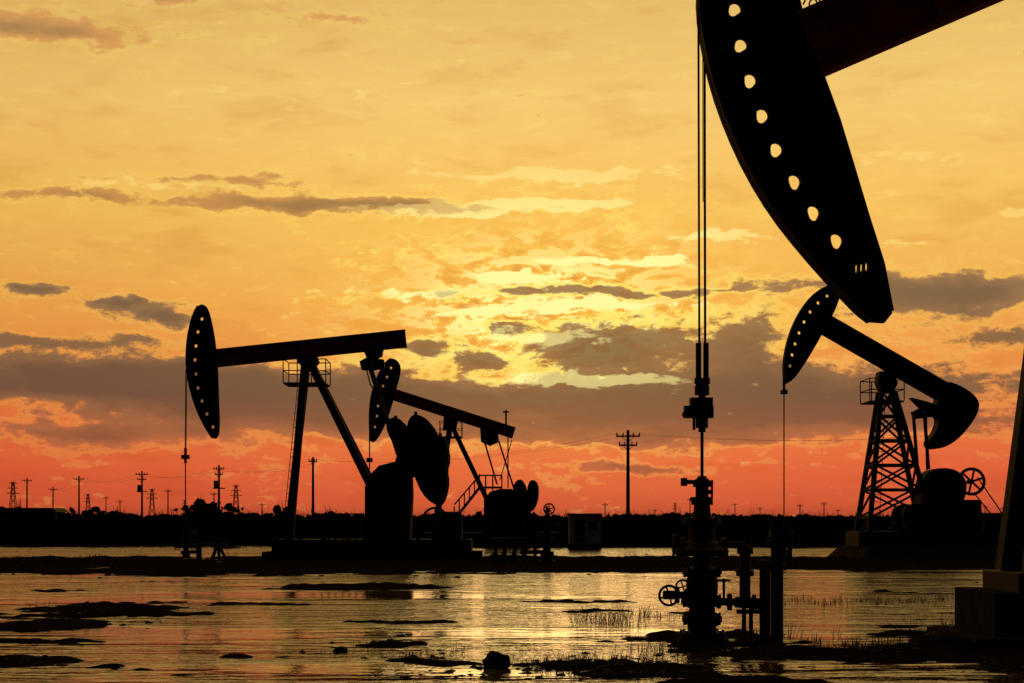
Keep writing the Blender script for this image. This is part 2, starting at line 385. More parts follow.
mb.bar(fr.p(506,410),fr.p(506,432),.12,.12); mb.bar(fr.p(503,412),fr.p(509,412),.1,.1);G.put(mb,'equalizer')
mb=MB()
for sg in (-1,1): mb.bar(fr.p(484,440,sg),fr.p(497,484,sg),.11,.12); mb.bar(fr.p(499,442,sg),fr.p(515,492,sg),.1,.1)
G.put(mb,'pitman_arms')
mb=MB(); mb.cyl(fr.p(508,436,0),fr.p(508,488,0),.04,n=6); mb.cyl(fr.p(512,440,-.2),fr.p(500,480,-.2),.03,n=6); G.put(mb,'brake_cable')
mb=MB()
for y0 in (-1.2,.8):
    mb.prism(fr.poly(smooth([(512,488),(517,480),(522,480),(526,486),(527,492),(530,505),(532,522),(518,522),(514,500)],1)),D+y0,D+y0+.4)
    mb.prism(fr.poly(smooth([(527,488),(530,480),(536,481),(539,488),(538,502),(532,513),(526,508)],1)),D+y0+.1,D+y0+.3)
G.put(mb,'crank_counterweights')
mb=MB(); mb.prism(fr.poly([(484,500),(490,492),(500,489),(512,489),(516,498),(530,512),(531,544),(484,544)]),D-.7,D+.7); G.put(mb,'gearbox')
mb=MB(); mb.box(fr.x(425),fr.x(560),D-1.3,D+1.3,zg+.1,zg+.6); G.put(mb,'base_skid')
mb=MB(); mb.box(fr.x(418),fr.x(568),D-1.8,D+1.8,-.2,zg+.1); G.put(mb,'foundation',CONC)
mb=MB()
a,b=(455,520),(480,488)
for yy in (-1.9,-1.1):
    mb.bar(fr.p(*a,yy),fr.p(*b,yy),.15,.06); mb.cyl(fr.p(a[0],a[1]-15,yy),fr.p(b[0],b[1]-12,yy),.035,n=6)
    mb.bar(fr.p(480,488,yy),fr.p(502,488,yy),.12,.06); mb.cyl(fr.p(480,476,yy),fr.p(502,476,yy),.035,n=6)
    for i in range(6):
        t_=i/5; x=a[0]+(b[0]-a[0])*t_; y=a[1]+(b[1]-a[1])*t_; mb.cyl(fr.p(x,y,yy),fr.p(x,y-13.5,yy),.03,n=6)
    for x in (486,493,502): mb.cyl(fr.p(x,544,yy),fr.p(x,476,yy),.04,n=6)
for i in range(12):
    t_=i/11; x=a[0]+(b[0]-a[0])*t_; y=a[1]+(b[1]-a[1])*t_
    mb.box(fr.x(x)-.12,fr.x(x)+.12,D-1.9,D-1.1,fr.z(y)-.02,fr.z(y)+.02)
mb.bar(fr.p(455,520,-1.5),fr.p(455,545,-1.5),.1,.8)
G.put(mb,'access_stairs')
mb=MB(); mb.cyl(fr.p(369.5,430),fr.p(369.5,470),.04,n=6); mb.box(fr.x(366.5),fr.x(372.5),D-.2,D+.2,fr.z(462),fr.z(458)); mb.cyl(fr.p(369.5,470),fr.p(369.5,525),.025,n=6); G.put(mb,'polished_rod',CABLE)
wellhead(G,fr.x(369.5),D,.1,fr.z(518),1)

# ================= JACK 3 (right)
fr=Fr(75.0); zg=.25; D=75.0; G=Grp('oil_pumpjack',(fr.x(890),D,zg))
out=[(829,285),(837,288),(840,296),(836,308),(829,322),(821,336),(812,352),(802,368),(793,380),(786,384),(783,378),(783,360),(787,340),(794,321),(804,304),(816,291)]
arc=smooth([(829,285),(816,291),(804,304),(794,321),(787,340),(783,360),(783,378),(786,384)],2,False)
hs=[hole(*c,1.6,1.8,8) for c in [(827,296),(818,303),(810,312),(804,322),(799,333),(795,344),(792,355),(790,366)]]
head(G,fr,smooth(out,1),arc,hs,.16,.5)
mb=MB()
ibeam(mb,(fr.x(826),fr.z(325)),(fr.x(948),fr.z(395)),20*fr.s,.45,D); G.put(mb,'walking_beam',STEEL)
mb=MB(); cw(mb,fr,[(940,380),(962,388),(977,401),(975,414),(966,428),(954,441),(940,449),(928,449),(925,442),(934,432),(938,418),(930,414),(936,402)],-.5,.5); G.put(mb,'beam_counterweight')
mb=MB(); mb.prism(fr.poly([(910,398),(926,402),(942,408),(938,416),(924,418),(914,419),(912,412),(920,408)]),D-.3,D+.3); mb.cyl(fr.p(922,414,-1),fr.p(922,414,1),.12); G.put(mb,'equalizer')
mb=MB()
for sg in (-1,1): mb.bar(fr.p(919,416,sg),fr.p(923,470,sg),.13,.12); 
mb.bar(fr.p(926,416,0),fr.p(927,470,0),.08,.1)
G.put(mb,'pitman_arms')
mb=MB(); mb.prism(fr.poly([(878,372),(892,372),(896,384),(892,392),(880,392),(876,382)]),D-.4,D+.4); G.put(mb,'saddle_bearing')
mb=MB()
TL,TR,BL,BR=(880,392),(893,392),(861,545),(931,545)
def tp(t_,side,sg):
    a=(TL,BL) if side<0 else (TR,BR); yw=.3+1.2*t_
    return Vector(fr.p(a[0][0]+(a[1][0]-a[0][0])*t_,a[0][1]+(a[1][1]-a[0][1])*t_,sg*yw))
for side in (-1,1):
    for sg in (-1,1): mb.bar(tp(0,side,sg),tp(1,side,sg),.2,.2)
lv=[0,.16,.32,.48,.64,.82,1]
for i in range(len(lv)):
    t_=lv[i]
    for sg in (-1,1): mb.bar(tp(t_,-1,sg),tp(t_,1,sg),.11,.11)
    for side in (-1,1): mb.bar(tp(t_,side,-1),tp(t_,side,1),.11,.11)
    if i<len(lv)-1:
        t2=lv[i+1]
        for sg in (-1,1):
            mb.bar(tp(t_,-1,sg),tp(t2,1,sg),.09,.09); mb.bar(tp(t_,1,sg),tp(t2,-1,sg),.09,.09)
        for side in (-1,1): mb.bar(tp(t_,side,-1),tp(t2,side,1),.08,.08)
G.put(mb,'lattice_samson_post')
mb=MB(); railing(mb,fr.x(865),fr.x(899),D-1,D+1,fr.z(402),fr.z(380),.05,3); G.put(mb,'service_platform')
mb=MB(); ladder(mb,fr.p(866,545,-1.6),fr.p(876,403,-.9),.4); G.put(mb,'ladder')
mb=MB(); mb.prism(fr.poly(smooth([(919,480),(926,471),(938,468),(952,470),(961,478),(963,490),(958,506),(960,545),(915,545),(917,505)],1)),D-.7,D+.7); G.put(mb,'gearbox')
mb=MB(); mb.wheel(fr.p(966,482,-.9),.55,.07,'y',6); mb.cyl(fr.p(966,482,-1),fr.p(966,482,-.4),.1); mb.bar(fr.p(966,500,-.6),fr.p(966,545,-.6),.9,.5); G.put(mb,'flywheel')
mb=MB(); cw(mb,fr,[(896,512),(902,505),(915,503),(920,512),(921,530),(900,532)],-1.2,-.8); cw(mb,fr,[(896,512),(902,505),(915,503),(920,512),(921,530),(900,532)],.8,1.2); mb.bar(fr.p(910,515,-1),fr.p(935,488,-1),.25,.15); mb.bar(fr.p(910,515,1),fr.p(935,488,1),.25,.15);G.put(mb,'crank_counterweights')
mb=MB(); mb.cyl(fr.p(972,478,-.9),fr.p(996,513,-.9),.03,n=6); mb.cyl(fr.p(969,494,-.9),fr.p(990,520,-.9),.03,n=6); mb.box(fr.x(978),fr.x(1000),D-1.2,D+.3,fr.z(545),fr.z(513)); G.put(mb,'belt_guard_and_motor')
mb=MB(); mb.box(fr.x(852),fr.x(1010),D-1.5,D+1.5,zg+.3,zg+.95); G.put(mb,'base_skid')
mb=MB(); mb.frustum(fr.x(836),fr.x(1040),D-4.0,D+4,-.3,zg+.3,.8); G.put(mb,'foundation',CONC)
mb=MB(); mb.cyl(fr.p(784,378),fr.p(784,392),.06,n=6); mb.box(fr.x(781),fr.x(787),D-.2,D+.2,fr.z(394),fr.z(390)); mb.cyl(fr.p(784,392),fr.p(784,520),.028,n=6); G.put(mb,'polished_rod',CABLE)
wellhead(G,fr.x(784),D,.1,fr.z(522),.8)

# ================= FOREGROUND JACK
fr=Fr(23.0); D=23.0; zg=.0; G=Grp('oil_pumpjack',(fr.x(1100),D,zg))
arcp=[(748,-160),(722,-115),(706,-65),(698,-20),(697,10),(702,45),(712,88),(727,130),(747,173),(772,214),(802,252),(836,290),(858,313),(870,322)]
out=smooth(arcp,1,False)+[(884,323),(891,314),(890,300),(882,265),(867,218),(852,168),(838,122),(822,78),(803,15),(792,-30),(783,-80),(772,-130),(762,-158)]
hs=[]
for i,c in enumerate([(731,-30),(735,9),(741,45),(750,80),(762,115),(776,149),(794,181),(813,212),(836,240)]):
    hs.append(hole(c[0],c[1],5.9,6.4,20,-.15-.08*i,.6,2.3+.1*(i%3)))
for c in ((856,269),(861,268),(866,267)): hs.append(hole(c[0],c[1],1.7,5.5,8,.1))
head(G,fr,out,smooth(arcp,1,False),hs,.14,.42,STEEL)
mb=MB()
back=fr.poly([(892,312),(883,265),(868,218),(853,168),(839,122),(823,78)]); 
for i in range(len(back)-1): mb.bar((back[i][0]-.03,D,back[i][1]),(back[i+1][0]-.03,D,back[i+1][1]),.05,.3)
G.put(mb,'horsehead_stiffener',STEEL)
sl_=math.radians(23.3); dx,dy=math.cos(sl_),-math.sin(sl_)
c0=(812,46); L=900
mb=MB(); ibeam(mb,(fr.x(c0[0]-5),fr.z(c0[1])),(fr.x(c0[0]+dx*L),fr.z(c0[1]+dy*L)),66*fr.s,.42,D); G.put(mb,'walking_beam',RED)
mb=MB()
pts=[(800,10),(806,-3),(814,8),(820,12),(826,3),(834,-6)]
for a,b in zip(pts[:-1],pts[1:]): mb.cyl(fr.p(*a,-.25),fr.p(*b,-.25),.012,n=8)
mb.torus(fr.p(812,10,-.25),.08,.012,'y'); G.put(mb,'head_locking_cable',CABLE)
ax,ay=c0[0]+dx*310,c0[1]+dy*310
mb=MB(); mb.prism(fr.poly([(ax-30,ay+10),(ax+40,ay-5),(ax+34,ay+70),(ax-26,ay+70)]),D-.4,D+.4); mb.cyl(fr.p(ax,ay+45,-.6),fr.p(ax,ay+45,.6),.17); G.put(mb,'saddle_bearing')
ap=(ax,ay+60)
mb=MB()
for sg in (-1,1):
    mb.bar(fr.p(ap[0]-6,ap[1],sg*.2),fr.p(1022,572,sg*.62),.3,.3)
    mb.bar(fr.p(ap[0]+6,ap[1],sg*.2),fr.p(1390,572,sg*.62),.3,.3)
for t_ in (.3,.55,.8):
    a=Vector(fr.p(*ap)).lerp(Vector(fr.p(1022,572)),t_); mb.bar(a-Vector((0,.2+.4*t_,0)),a+Vector((0,.2+.4*t_,0)),.12,.12)
G.put(mb,'samson_post')
mb=MB(); railing(mb,fr.x(ax-45),fr.x(ax+75),D-.75,D+.75,fr.z(ay+130),fr.z(ay+60),.045,4); G.put(mb,'service_platform')
ex,ey=c0[0]+dx*800,c0[1]+dy*800
mb=MB(); mb.bar(fr.p(ex,ey+25,-1.1),fr.p(ex,ey+25,1.1),.35,.3)
for sg in (-1,1): mb.bar(fr.p(ex,ey+30,sg*1.05),fr.p(1560,330,sg*1.05),.14,.14)
G.put(mb,'pitman_arms')
mb=MB()
for sg in (-1,1):
    mb.bar(fr.p(1560,330,sg*.9),fr.p(1520,520,sg*.9),.35,.2)
    mb.prism(fr.poly(smooth([(1480,480),(1560,480),(1610,540),(1590,600),(1440,600),(1430,540)],2)),D+sg*.95-.2,D+sg*.95+.2)
G.put(mb,'crank_counterweights')
mb=MB(); mb.prism(fr.poly([(1430,400),(1540,395),(1560,420),(1560,600),(1420,600),(1420,430)]),D-.6,D+.6); G.put(mb,'gearbox')
mb=MB(); mb.box(fr.x(1000),fr.x(1720),D-.85,D+.85,fr.z(590),fr.z(572)); G.put(mb,'base_skid')
mb=MB(); mb.box(fr.x(974),fr.x(1130),D-1.0,D+1.0,fr.z(632),fr.z(590)+.002)
mb.box(fr.x(1330),fr.x(1750),D-1.0,D+1.0,fr.z(632),fr.z(590)+.002)
mb.box(fr.x(950),fr.x(1800),D-1.3,D+1.3,fr.z(675),fr.z(632)-.002); G.put(mb,'foundation',CONC)
mb=MB(); mb.cyl(fr.p(1022,-40,-.3),fr.p(1021,60,-.3),.02,n=8); mb.cyl(fr.p(1021,56,-.3),fr.p(1021,62,-.3),.05,n=8); G.put(mb,'hanging_rope',CABLE)
mb=MB()
mb.cyl(fr.p(697.5,-15,-.1),fr.p(698.5,350,-.1),.015,n=10)
mb.cyl(fr.p(706.5,-60,.26),fr.p(706,350,.1),.017,n=10); mb.cyl(fr.p(704.5,-60,.24),fr.p(704,200,.12),.006,n=8)
G.put(mb,'bridle_cables',CABLE)
mb=MB()
for x_ in (698.5,706): mb.cyl(fr.p(x_,343),fr.p(x_,388),.038,n=12); mb.cyl(fr.p(x_,378),fr.p(x_,384),.055,n=12)
mb.cyl(fr.p(702,384),fr.p(702,432),.05,n=14); mb.cyl(fr.p(702,386),fr.p(702,395),.10,n=16)
mb.box(fr.x(684),fr.x(713),D-.09,D+.09,fr.z(418),fr.z(406)); mb.box(fr.x(690),fr.x(712),D-.12,D+.12,fr.z(406)+.002,fr.z(398))
mb.cyl(fr.p(702,418),fr.p(702,428),.085,n=6); mb.cyl(fr.p(686,414,-.1),fr.p(686,414,.1),.05,n=10); mb.cyl(fr.p(694,430),fr.p(694,416),.02,n=6)
G.put(mb,'carrier_bar',CABLE)
mb=MB(); mb.cyl(fr.p(702,425),fr.p(702,490),.022,n=12); G.put(mb,'polished_rod',CABLE)

# ================= FOREGROUND WELLHEAD
G=Grp('oil_wellhead',(fr.x(702),D,0))
s=fr.s; mb=MB()
prof=[(640,24),(632,24),(632,14),(622,15),(622,20),(616,20),(616,13),(604,13),(604,21),(598,21),(598,14),(592,16),(580,16),(574,13),(574,20),(568,20),(568,9),(556,9),(556,26),(550,27),(546,20),(540,13),(524,13),(524,19),(518,19),(516,9),(505,8),(505,11),(497,11),(497,6.5),(487,6.5),(487,9),(481,9),(478,5),(476,4)]
mb.lathe(fr.x(702),D,[(fr.z(y),r*s) for y,r in prof],28)
for yy,R in ((636,21),(619,17.5),(601,18),(571,17.5),(521,16.5)):
    for i in range(10):
        a=2*math.pi*i/10; x=fr.x(702)+R*s*math.cos(a); y=D+R*s*math.sin(a)
        mb.cyl((x,y,fr.z(yy)-.085),(x,y,fr.z(yy)+.085),.017,n=6)
G.put(mb,'casing_and_tubing_heads')
mb=MB()
mb.cyl(fr.p(684,482),fr.p(704,482),.03,n=10); mb.cyl(fr.p(684,486),fr.p(684,478),.045,n=10)
mb.cyl(fr.p(702,492),fr.p(712,492),.03,n=8); mb.cyl(fr.p(712,497),fr.p(712,480),.016,n=8)
mb.cyl(fr.p(690,499),fr.p(702,499),.02,n=8); G.put(mb,'stuffing_box_fittings')
def gate(mb,x0,x1,yy,sgn,wx,wR,wy=0):
    mb.cyl(fr.p(x0,yy),fr.p(x1,yy),.05,n=14)
    n=3
    for i in range(n):
        x=x0+(x1-x0)*(i+.5)/n; mb.cyl(fr.p(x-2,yy),fr.p(x+2,yy),.115 if i!=1 else .085,n=16)
mb=MB()
gate(mb,702,672,595,-1,668,9); mb.wheel(fr.p(668,595,-.16),.13,.018,'y',4); mb.cyl(fr.p(668,595,-.2),fr.p(668,595,.05),.03,n=8)
mb.cyl(fr.p(674,595),fr.p(663,595),.06,n=12); mb.wheel(fr.p(681,586,-.25),.09,.014,'y',4)
gate(mb,702,735,602,1,0,0); mb.wheel(fr.p(722,580,-.2),.0801,.014,'z',4); mb.cyl(fr.p(722,602,-.2),fr.p(722,578,-.2),.018,n=8)
mb.cyl(fr.p(700,545),fr.p(676,545),.05,n=12); mb.cyl(fr.p(681,545),fr.p(685,545),.1,n=14); mb.wheel(fr.p(674,545,0),.13,.018,'x',4)
mb.cyl(fr.p(702,545),fr.p(745,545),.045,n=12); mb.cyl(fr.p(722,545),fr.p(727,545),.1,n=14)
G.put(mb,'side_valves')
mb=MB()
mb.cyl(fr.p(735,602),fr.p(762,604),.075,n=14); mb.cyl(fr.p(745,545),fr.p(745,600),.075,n=14); mb.cyl(fr.p(745,570),fr.p(745,576),.12,n=14); mb.cyl(fr.p(745,548),fr.p(745,554),.11,n=14)
for x in (752,760): mb.cyl(fr.p(x,603.5),fr.p(x+3,603.7),.125,n=16)
mb.cyl(fr.p(765,560),fr.p(765,648),.075,n=14); mb.cyl(fr.p(777,520),fr.p(777,655),.085,n=16)
mb.cyl(fr.p(777,548),fr.p(777,540),.13,n=16); mb.cyl(fr.p(777,565),fr.p(777,570),.13,n=16); mb.cyl(fr.p(765,566),fr.p(777,566),.07,n=12)
mb.cyl(fr.p(777,517),fr.p(777,521),.13,n=16); mb.box(fr.x(770),fr.x(788),D-.1,D+.1,fr.z(537),fr.z(531)); mb.cyl(fr.p(787,540),fr.p(787,520),.02,n=8)
mb.cyl(fr.p(777,556),fr.p(790,556),.04,n=10); mb.cyl(fr.p(790,535),fr.p(790,568),.03,n=10)
G.put(mb,'flowline_risers')
mb=MB(); mb.frustum(fr.x(674),fr.x(732),D-.45,D+.45,fr.z(665),fr.z(640),.04); G.put(mb,'concrete_cellar',CONC)
mb=MB()
for x_,h in ((745,605),(752,655)): mb.cyl(fr.p(x_,655,.1),fr.p(x_,604,.1),.03,n=8)
mb.box(fr.x(738),fr.x(760),D+.02,D+.18,fr.z(614),fr.z(610)); G.put(mb,'pipe_support')

# mid-distance wellheads and gear
def stand(name,px,D_,top,sc_=.9):
    f2=Fr(D_); g=Grp(name,(f2.x(px),D_,.1)); wellhead(g,f2.x(px),D_,0.05,f2.z(top),sc_); return g,f2
g,f2=stand('oil_wellhead',547,66,506,1.0)
mb=MB(); mb.cyl(f2.p(520,552),f2.p(547,552),.08); mb.cyl(f2.p(524,528),f2.p(524,563),.1); mb.cyl(f2.p(535,536),f2.p(535,563),.07); mb.cyl(f2.p(524,534),f2.p(541,534),.06); mb.wheel(f2.p(528,530,-.2),.22,.03,'y')
mb.wheel(f2.p(549,509,-.2),.2,.03,'y'); mb.cyl(f2.p(549,509,-.2),f2.p(549,509,0),.04); mb.box(f2.x(529),f2.x(545),65.8,66.2,f2.z(530),f2.z(521)); g.put(mb,'flowline_piping')
f2=Fr(64.); g=Grp('pipe_trestle',(f2.x(508),64,.1)); mb=MB()
for x in (496,505,515): mb.bar(f2.p(x,564),f2.p(x,538),.12,.12); mb.bar(f2.p(x-5,566,.5),f2.p(x,545),.07,.07)
mb.cyl(f2.p(492,540),f2.p(524,540),.1); mb.cyl(f2.p(490,556),f2.p(545,558),.07); g.put(mb,'trestle_frame')
f2=Fr(74.); g=Grp('steel_trestle',(f2.x(217),74,.1)); mb=MB()
for sg in (-1,1):
    mb.bar(f2.p(218,543),f2.p(218+sg*7,560,.3),.12,.1); mb.bar(f2.p(218,543),f2.p(218+sg*4,560,-.6),.12,.1)
mb.cyl(f2.p(210,545),f2.p(226,545),.09); mb.cyl(f2.p(218,545),f2.p(218,538),.05); g.put(mb,'trestle_frame')
f2=Fr(71.5); g=Grp('shut_off_valve',(f2.x(199),71.5,.1)); mb=MB(); mb.cyl(f2.p(199,562),f2.p(199,545),.12); mb.cyl(f2.p(199,552),f2.p(186,552),.07); mb.wheel(f2.p(199,544,0),.22,.03,'z'); g.put(mb,'valve_body')

# equipment cabin
f2=Fr(100.); g=Grp('equipment_cabin',(f2.x(585),100,.2)); mb=MB(); mb.box(f2.x(569),f2.x(600),99.2,101,.3,f2.z(516)); g.put(mb,'walls',CABIN)
mb=MB(); mb.box(f2.x(567.5),f2.x(601.5),99.05,101.15,f2.z(516),f2.z(513.5)); g.put(mb,'roof',STEEL)
mb=MB(); mb.box(f2.x(574),f2.x(584),99.15,99.2,.4,f2.z(520)); mb.box(f2.x(588),f2.x(596),99.15,99.2,f2.z(530),f2.z(521)); g.put(mb,'door_and_window',STEEL)
mb=MB(); mb.box(f2.x(568),f2.x(601),99.1,101.1,-.1,.3); g.put(mb,'plinth',CONC)

# ================= utility poles
def pole(px,top,D_,arms=1,tr=False,w=None):
    f=Fr(D_); g=Grp('utility_pole',(f.x(px),D_,.2)); mb=MB()
    w=w or 1.9; mb.cyl((f.x(px),D_,0),(f.x(px),D_,f.z(top)),.19,.13,n=10); g.put(mb,'pole_shaft',WOOD)
    mb=MB()
    for i in range(arms):
        z=f.z(top)-.55-i*.8; ww=w*(1-.25*i)
        mb.bar((f.x(px)-ww/2,D_-.15,z),(f.x(px)+ww/2,D_-.15,z),.14,.12)
        for k in (-1,-.45,.45,1):
            x=f.x(px)+k*ww/2*.94; mb.cyl((x,D_-.15,z),(x,D_-.15,z+.32),.07,.05,n=8)
        mb.bar((f.x(px)-ww*.3,D_-.15,z),(f.x(px),D_-.15,z-.5),.05,.05);mb.bar((f.x(px)+ww*.3,D_-.15,z),(f.x(px),D_-.15,z-.5),.05,.05)
    if tr:
        mb.cyl((f.x(px)-.45,D_,f.z(top)-3.2),(f.x(px)-.45,D_,f.z(top)-2.2),.3); mb.box(f.x(px)-.8,f.x(px)+.8,D_-.4,D_+.4,f.z(top)-3.35,f.z(top)-3.2)
    g.put(mb,'crossarms_and_insulators'); return (f.x(px),D_,f.z(top)-.3)
pk=[]
pk.append(pole(628,430,150,2,False,2.1))
pk.append(pole(313,457,210,1,w=1.0))
pk.append(pole(219,465,240,2,True,1.5)); 
pk.append(pole(142,471,270,2,True,1.9)); pk.append(pole(79,476,300,1)); pk.append(pole(53,487,380,1)); pk.append(pole(27,478,330,1))
for x_,tp_,dd in ((214,492,420),(168,489,430),(106,496,520),(120,500,520),(405,500,500),(690,498,520),(735,503,600),(800,504,500),(824,502,480),(838,509,600),(860,506,600),(985,505,500),(1003,507,560),(760,507,640),(655,509,640),(605,503,520),(262,503,520)):
    pole(x_,tp_,dd,1)
def tower(px,top,D_):
    f=Fr(D_); zt=f.z(top); g=Grp('transmission_tower',(f.x(px),D_,.3)); mb=MB(); X=f.x(px); b=zt*.1
    def c(t_,i,j): r=b*(1-t_)+.5*t_ if t_<1 else .5; return Vector((X+i*r,D_+j*r,zt*t_))
    for i in (-1,1):
        for j in (-1,1): mb.bar(c(0,i,j),c(1,i,j),.3,.3)
    lv=[0,.25,.45,.62,.76,.88,1]
    for a,b2 in zip(lv[:-1],lv[1:]):
        for j in (-1,1): mb.bar(c(a,-1,j),c(b2,1,j),.17,.17); mb.bar(c(a,1,j),c(b2,-1,j),.17,.17)
    for t_,ww in ((.72,.17),(.85,.14),(.97,.1)):
        mb.bar((X-zt*ww,D_,zt*t_),(X+zt*ww,D_,zt*t_),.25,.25); mb.bar((X-zt*ww,D_,zt*t_),(X,D_,zt*(t_+.05)),.15,.15); mb.bar((X+zt*ww,D_,zt*t_),(X,D_,zt*(t_+.05)),.15,.15)
    g.put(mb,'lattice_frame'); return (X,D_,zt*.85)
tw=[tower(*a) for a in ((13,482,900),(236,485,950),(152,489,1050),(88,494,1250),(185,500,1500),(675,503,1500),(930,500,1500))]
mb=MB()
def span(a,b,sag,r,n=14):
    prev=None
    for i in range(n+1):
        t_=i/n; p=Vector(a).lerp(Vector(b),t_); p.z-=sag*4*t_*(1-t_)
        if prev is not None: mb.cyl(prev,p,r,n=4)
        prev=p
for o in (-.9,.9):
    span((pk[0][0]+o,150,pk[0][2]),(Fr(150).x(1150)+o,170,pk[0][2]+2.5),1.3,.008)
    span((pk[0][0]+o,150,pk[0][2]),(pk[1][0]+o*.4,210,pk[1][2]),1.2,.008)
for a,b in zip(pk[1:-2],pk[2:-1]):
    for o in (-.9,.9): span((a[0]+o,a[1],a[2]-.2),(b[0]+o,b[1],b[2]-.2),.9,.012)
mb.make('power_line',None,CABLE)

# warehouse far left
f=Fr(320.); g=Grp('warehouse_building',(f.x(30),320,.3)); mb=MB(); mb.box(f.x(-30),f.x(60),316,324,.2,f.z(512)); g.put(mb,'walls',CONC)
mb=MB(); mb.prism([(f.x(-33),f.z(512)),(f.x(63),f.z(512)),(f.x(58),f.z(508)),(f.x(-28),f.z(508))],315.5,324.5); g.put(mb,'roof'); 
mb=MB(); 
for i in range(6): mb.box(f.x(-20+i*13),f.x(-14+i*13),315.95,316,1.5,2.6)
g.put(mb,'windows')

# ================= terrain
def n2(x,y,s_,o=3): return noise.fractal(Vector((x/s_,y/s_,3.7)),.9,2.1,o)
def gp(px,py): Y=CH*F/(py-HY); return (px-512)*Y/F,Y
isl=[]
for x0,x1,y0,y1,hh in ((-40,190,603,630,1.0),(-60,88,656,667,.8),(75,172,664,672,.8),(640,955,640,667,1.0),(520,720,660,680,.95),(925,1150,628,690,1.3),
  (380,470,658,668,.6),(560,690,637,645,.9),(230,500,585,591,1.0),(-20,90,590,594,.8),(560,900,676,700,.6),(355,440,641,648,.8),(150,310,603,607,.8),(820,980,652,661,1.0),(520,640,600,604,.6),(660,720,630,668,1.),(740,800,632,668,1.),(300,460,620,624,.5),(-20,120,640,644,.6),(830,1000,590,594,.6),(200,330,655,659,.5),(560,760,610,614,.5),(120,300,674,680,.5)):
    cx,Yn=gp((x0+x1)/2,(y0+y1)/2); Y1=gp(0,y0)[1];Y2=gp(0,y1)[1]
    isl.append((cx,(Y1+Y2)/2,(x1-x0)/2*Yn/F,abs(Y1-Y2)/2,hh))
def sst(a,b,v):
    t_=min(1,max(0,(v-a)/(b-a))); return t_*t_*(3-2*t_)
def H(x,y):
    if y<-3 or abs(x)>abs(y)*1.2+60: return .25 if (y>112 or y<-40) else -.1
    n1=n2(x,y*1.0,7,4); n3=n2(x*.8,y,1.3,5) if y<130 else 0
    h=-.10
    w_=n2(x+40,y,14,3)
    far=sst(101,113,y+7*w_)
    e0=52+5.5*n2(x,7,12,3)+(3 if x>6 else 0); e1=79+3*w_
    st=sst(e0-2.5,e0+4,y)*(1-sst(e1-4,e1+3,y))
    f_=max(far*1.6,st*1.25)
    for cx,cy,rx,ry,hh in isl:
        dx_=(x-cx)/rx; dy_=(y-cy)/ry
        q=dx_*dx_+dy_*dy_
        if q<4:
            f_=max(f_,hh*max(0,1.25-q*.8))
    h+=f_*.125+n1*.045*(1 if f_>.05 else .7)+n3*.095
    if y<48: h+=.045*noise.noise(Vector((x*3.1,y*2.2,8)))
    if y>115: h=.12+.25*sst(112,200,y)+.25*n2(x,y,40,3)*sst(120,300,y)
    return h
ys=[-6000,-2500,-900,-300,-120,-50,-20,-8,0,5,9,13]
ys+= [CH*F/(690-i*.45-HY) for i in range(int(145/.45)+1)]
y=ys[-1]
while y<9000: y*=1.045; ys.append(y)
NC=520
cs=[-40,-12,-5,-2.5,-1.6,-1.25]+[-1+2*i/NC for i in range(NC+1)]+[1.25,1.6,2.5,5,12,40]
vs=[]
for yy in ys:
    W=.34*abs(yy)+5
    for c in cs:
        x=c*W; vs.append((x,yy,H(x,yy)))
nc=len(cs); nr=len(ys)
idx=np.arange(nc*nr).reshape(nr,nc)
q=np.stack([idx[:-1,:-1],idx[:-1,1:],idx[1:,1:],idx[1:,:-1]],-1).reshape(-1,4)
me=bpy.data.meshes.new('ground'); me.from_pydata(vs,[],q.tolist()); me.polygons.foreach_set('use_smooth',[True]*len(me.polygons)); me.materials.append(MUD); me.update()
go=bpy.data.objects.new('ground',me); sc.collection.objects.link(go)

# water
wm=bpy.data.materials.new('flood_water'); wm.use_nodes=True; X=NT(wm.node_tree); b=wm.node_tree.nodes['Principled BSDF']
b.inputs['Base Color'].default_value=(.08,.048,.02,1); b.inputs['Roughness'].default_value=.05; b.inputs['IOR'].default_value=1.4
pos=X.n('ShaderNodeNewGeometry').outputs['Position']
a1=X.noise(X.vm('MULTIPLY',pos,(.8,1.4,1)),3.0,3,.6)
a2=X.noise(X.vm('MULTIPLY',pos,(.55,1.0,1)),.9,5,.62)
calm=X.noise(X.vm('MULTIPLY',pos,(.3,1.0,1)),.22,5,.65)
cal=X.ss(calm,.40,.56,.15,1.0)
hgt=X.m('MULTIPLY',X.m('ADD',X.m('MULTIPLY',a1,.04),X.m('MULTIPLY',a2,.14)),cal)
bp=X.n('ShaderNodeBump'); bp.inputs['Strength'].default_value=1; bp.inputs['Distance'].default_value=1.0; X.set(bp.inputs['Height'],hgt); wm.node_tree.links.new(bp.outputs[0],b.inputs['Normal'])
mb=MB(); mb.add([(-4000,-4000,0),(4000,-4000,0),(4000,9000,0),(-4000,9000,0)],[(0,1,2,3)]); mb.make('water',None,wm)

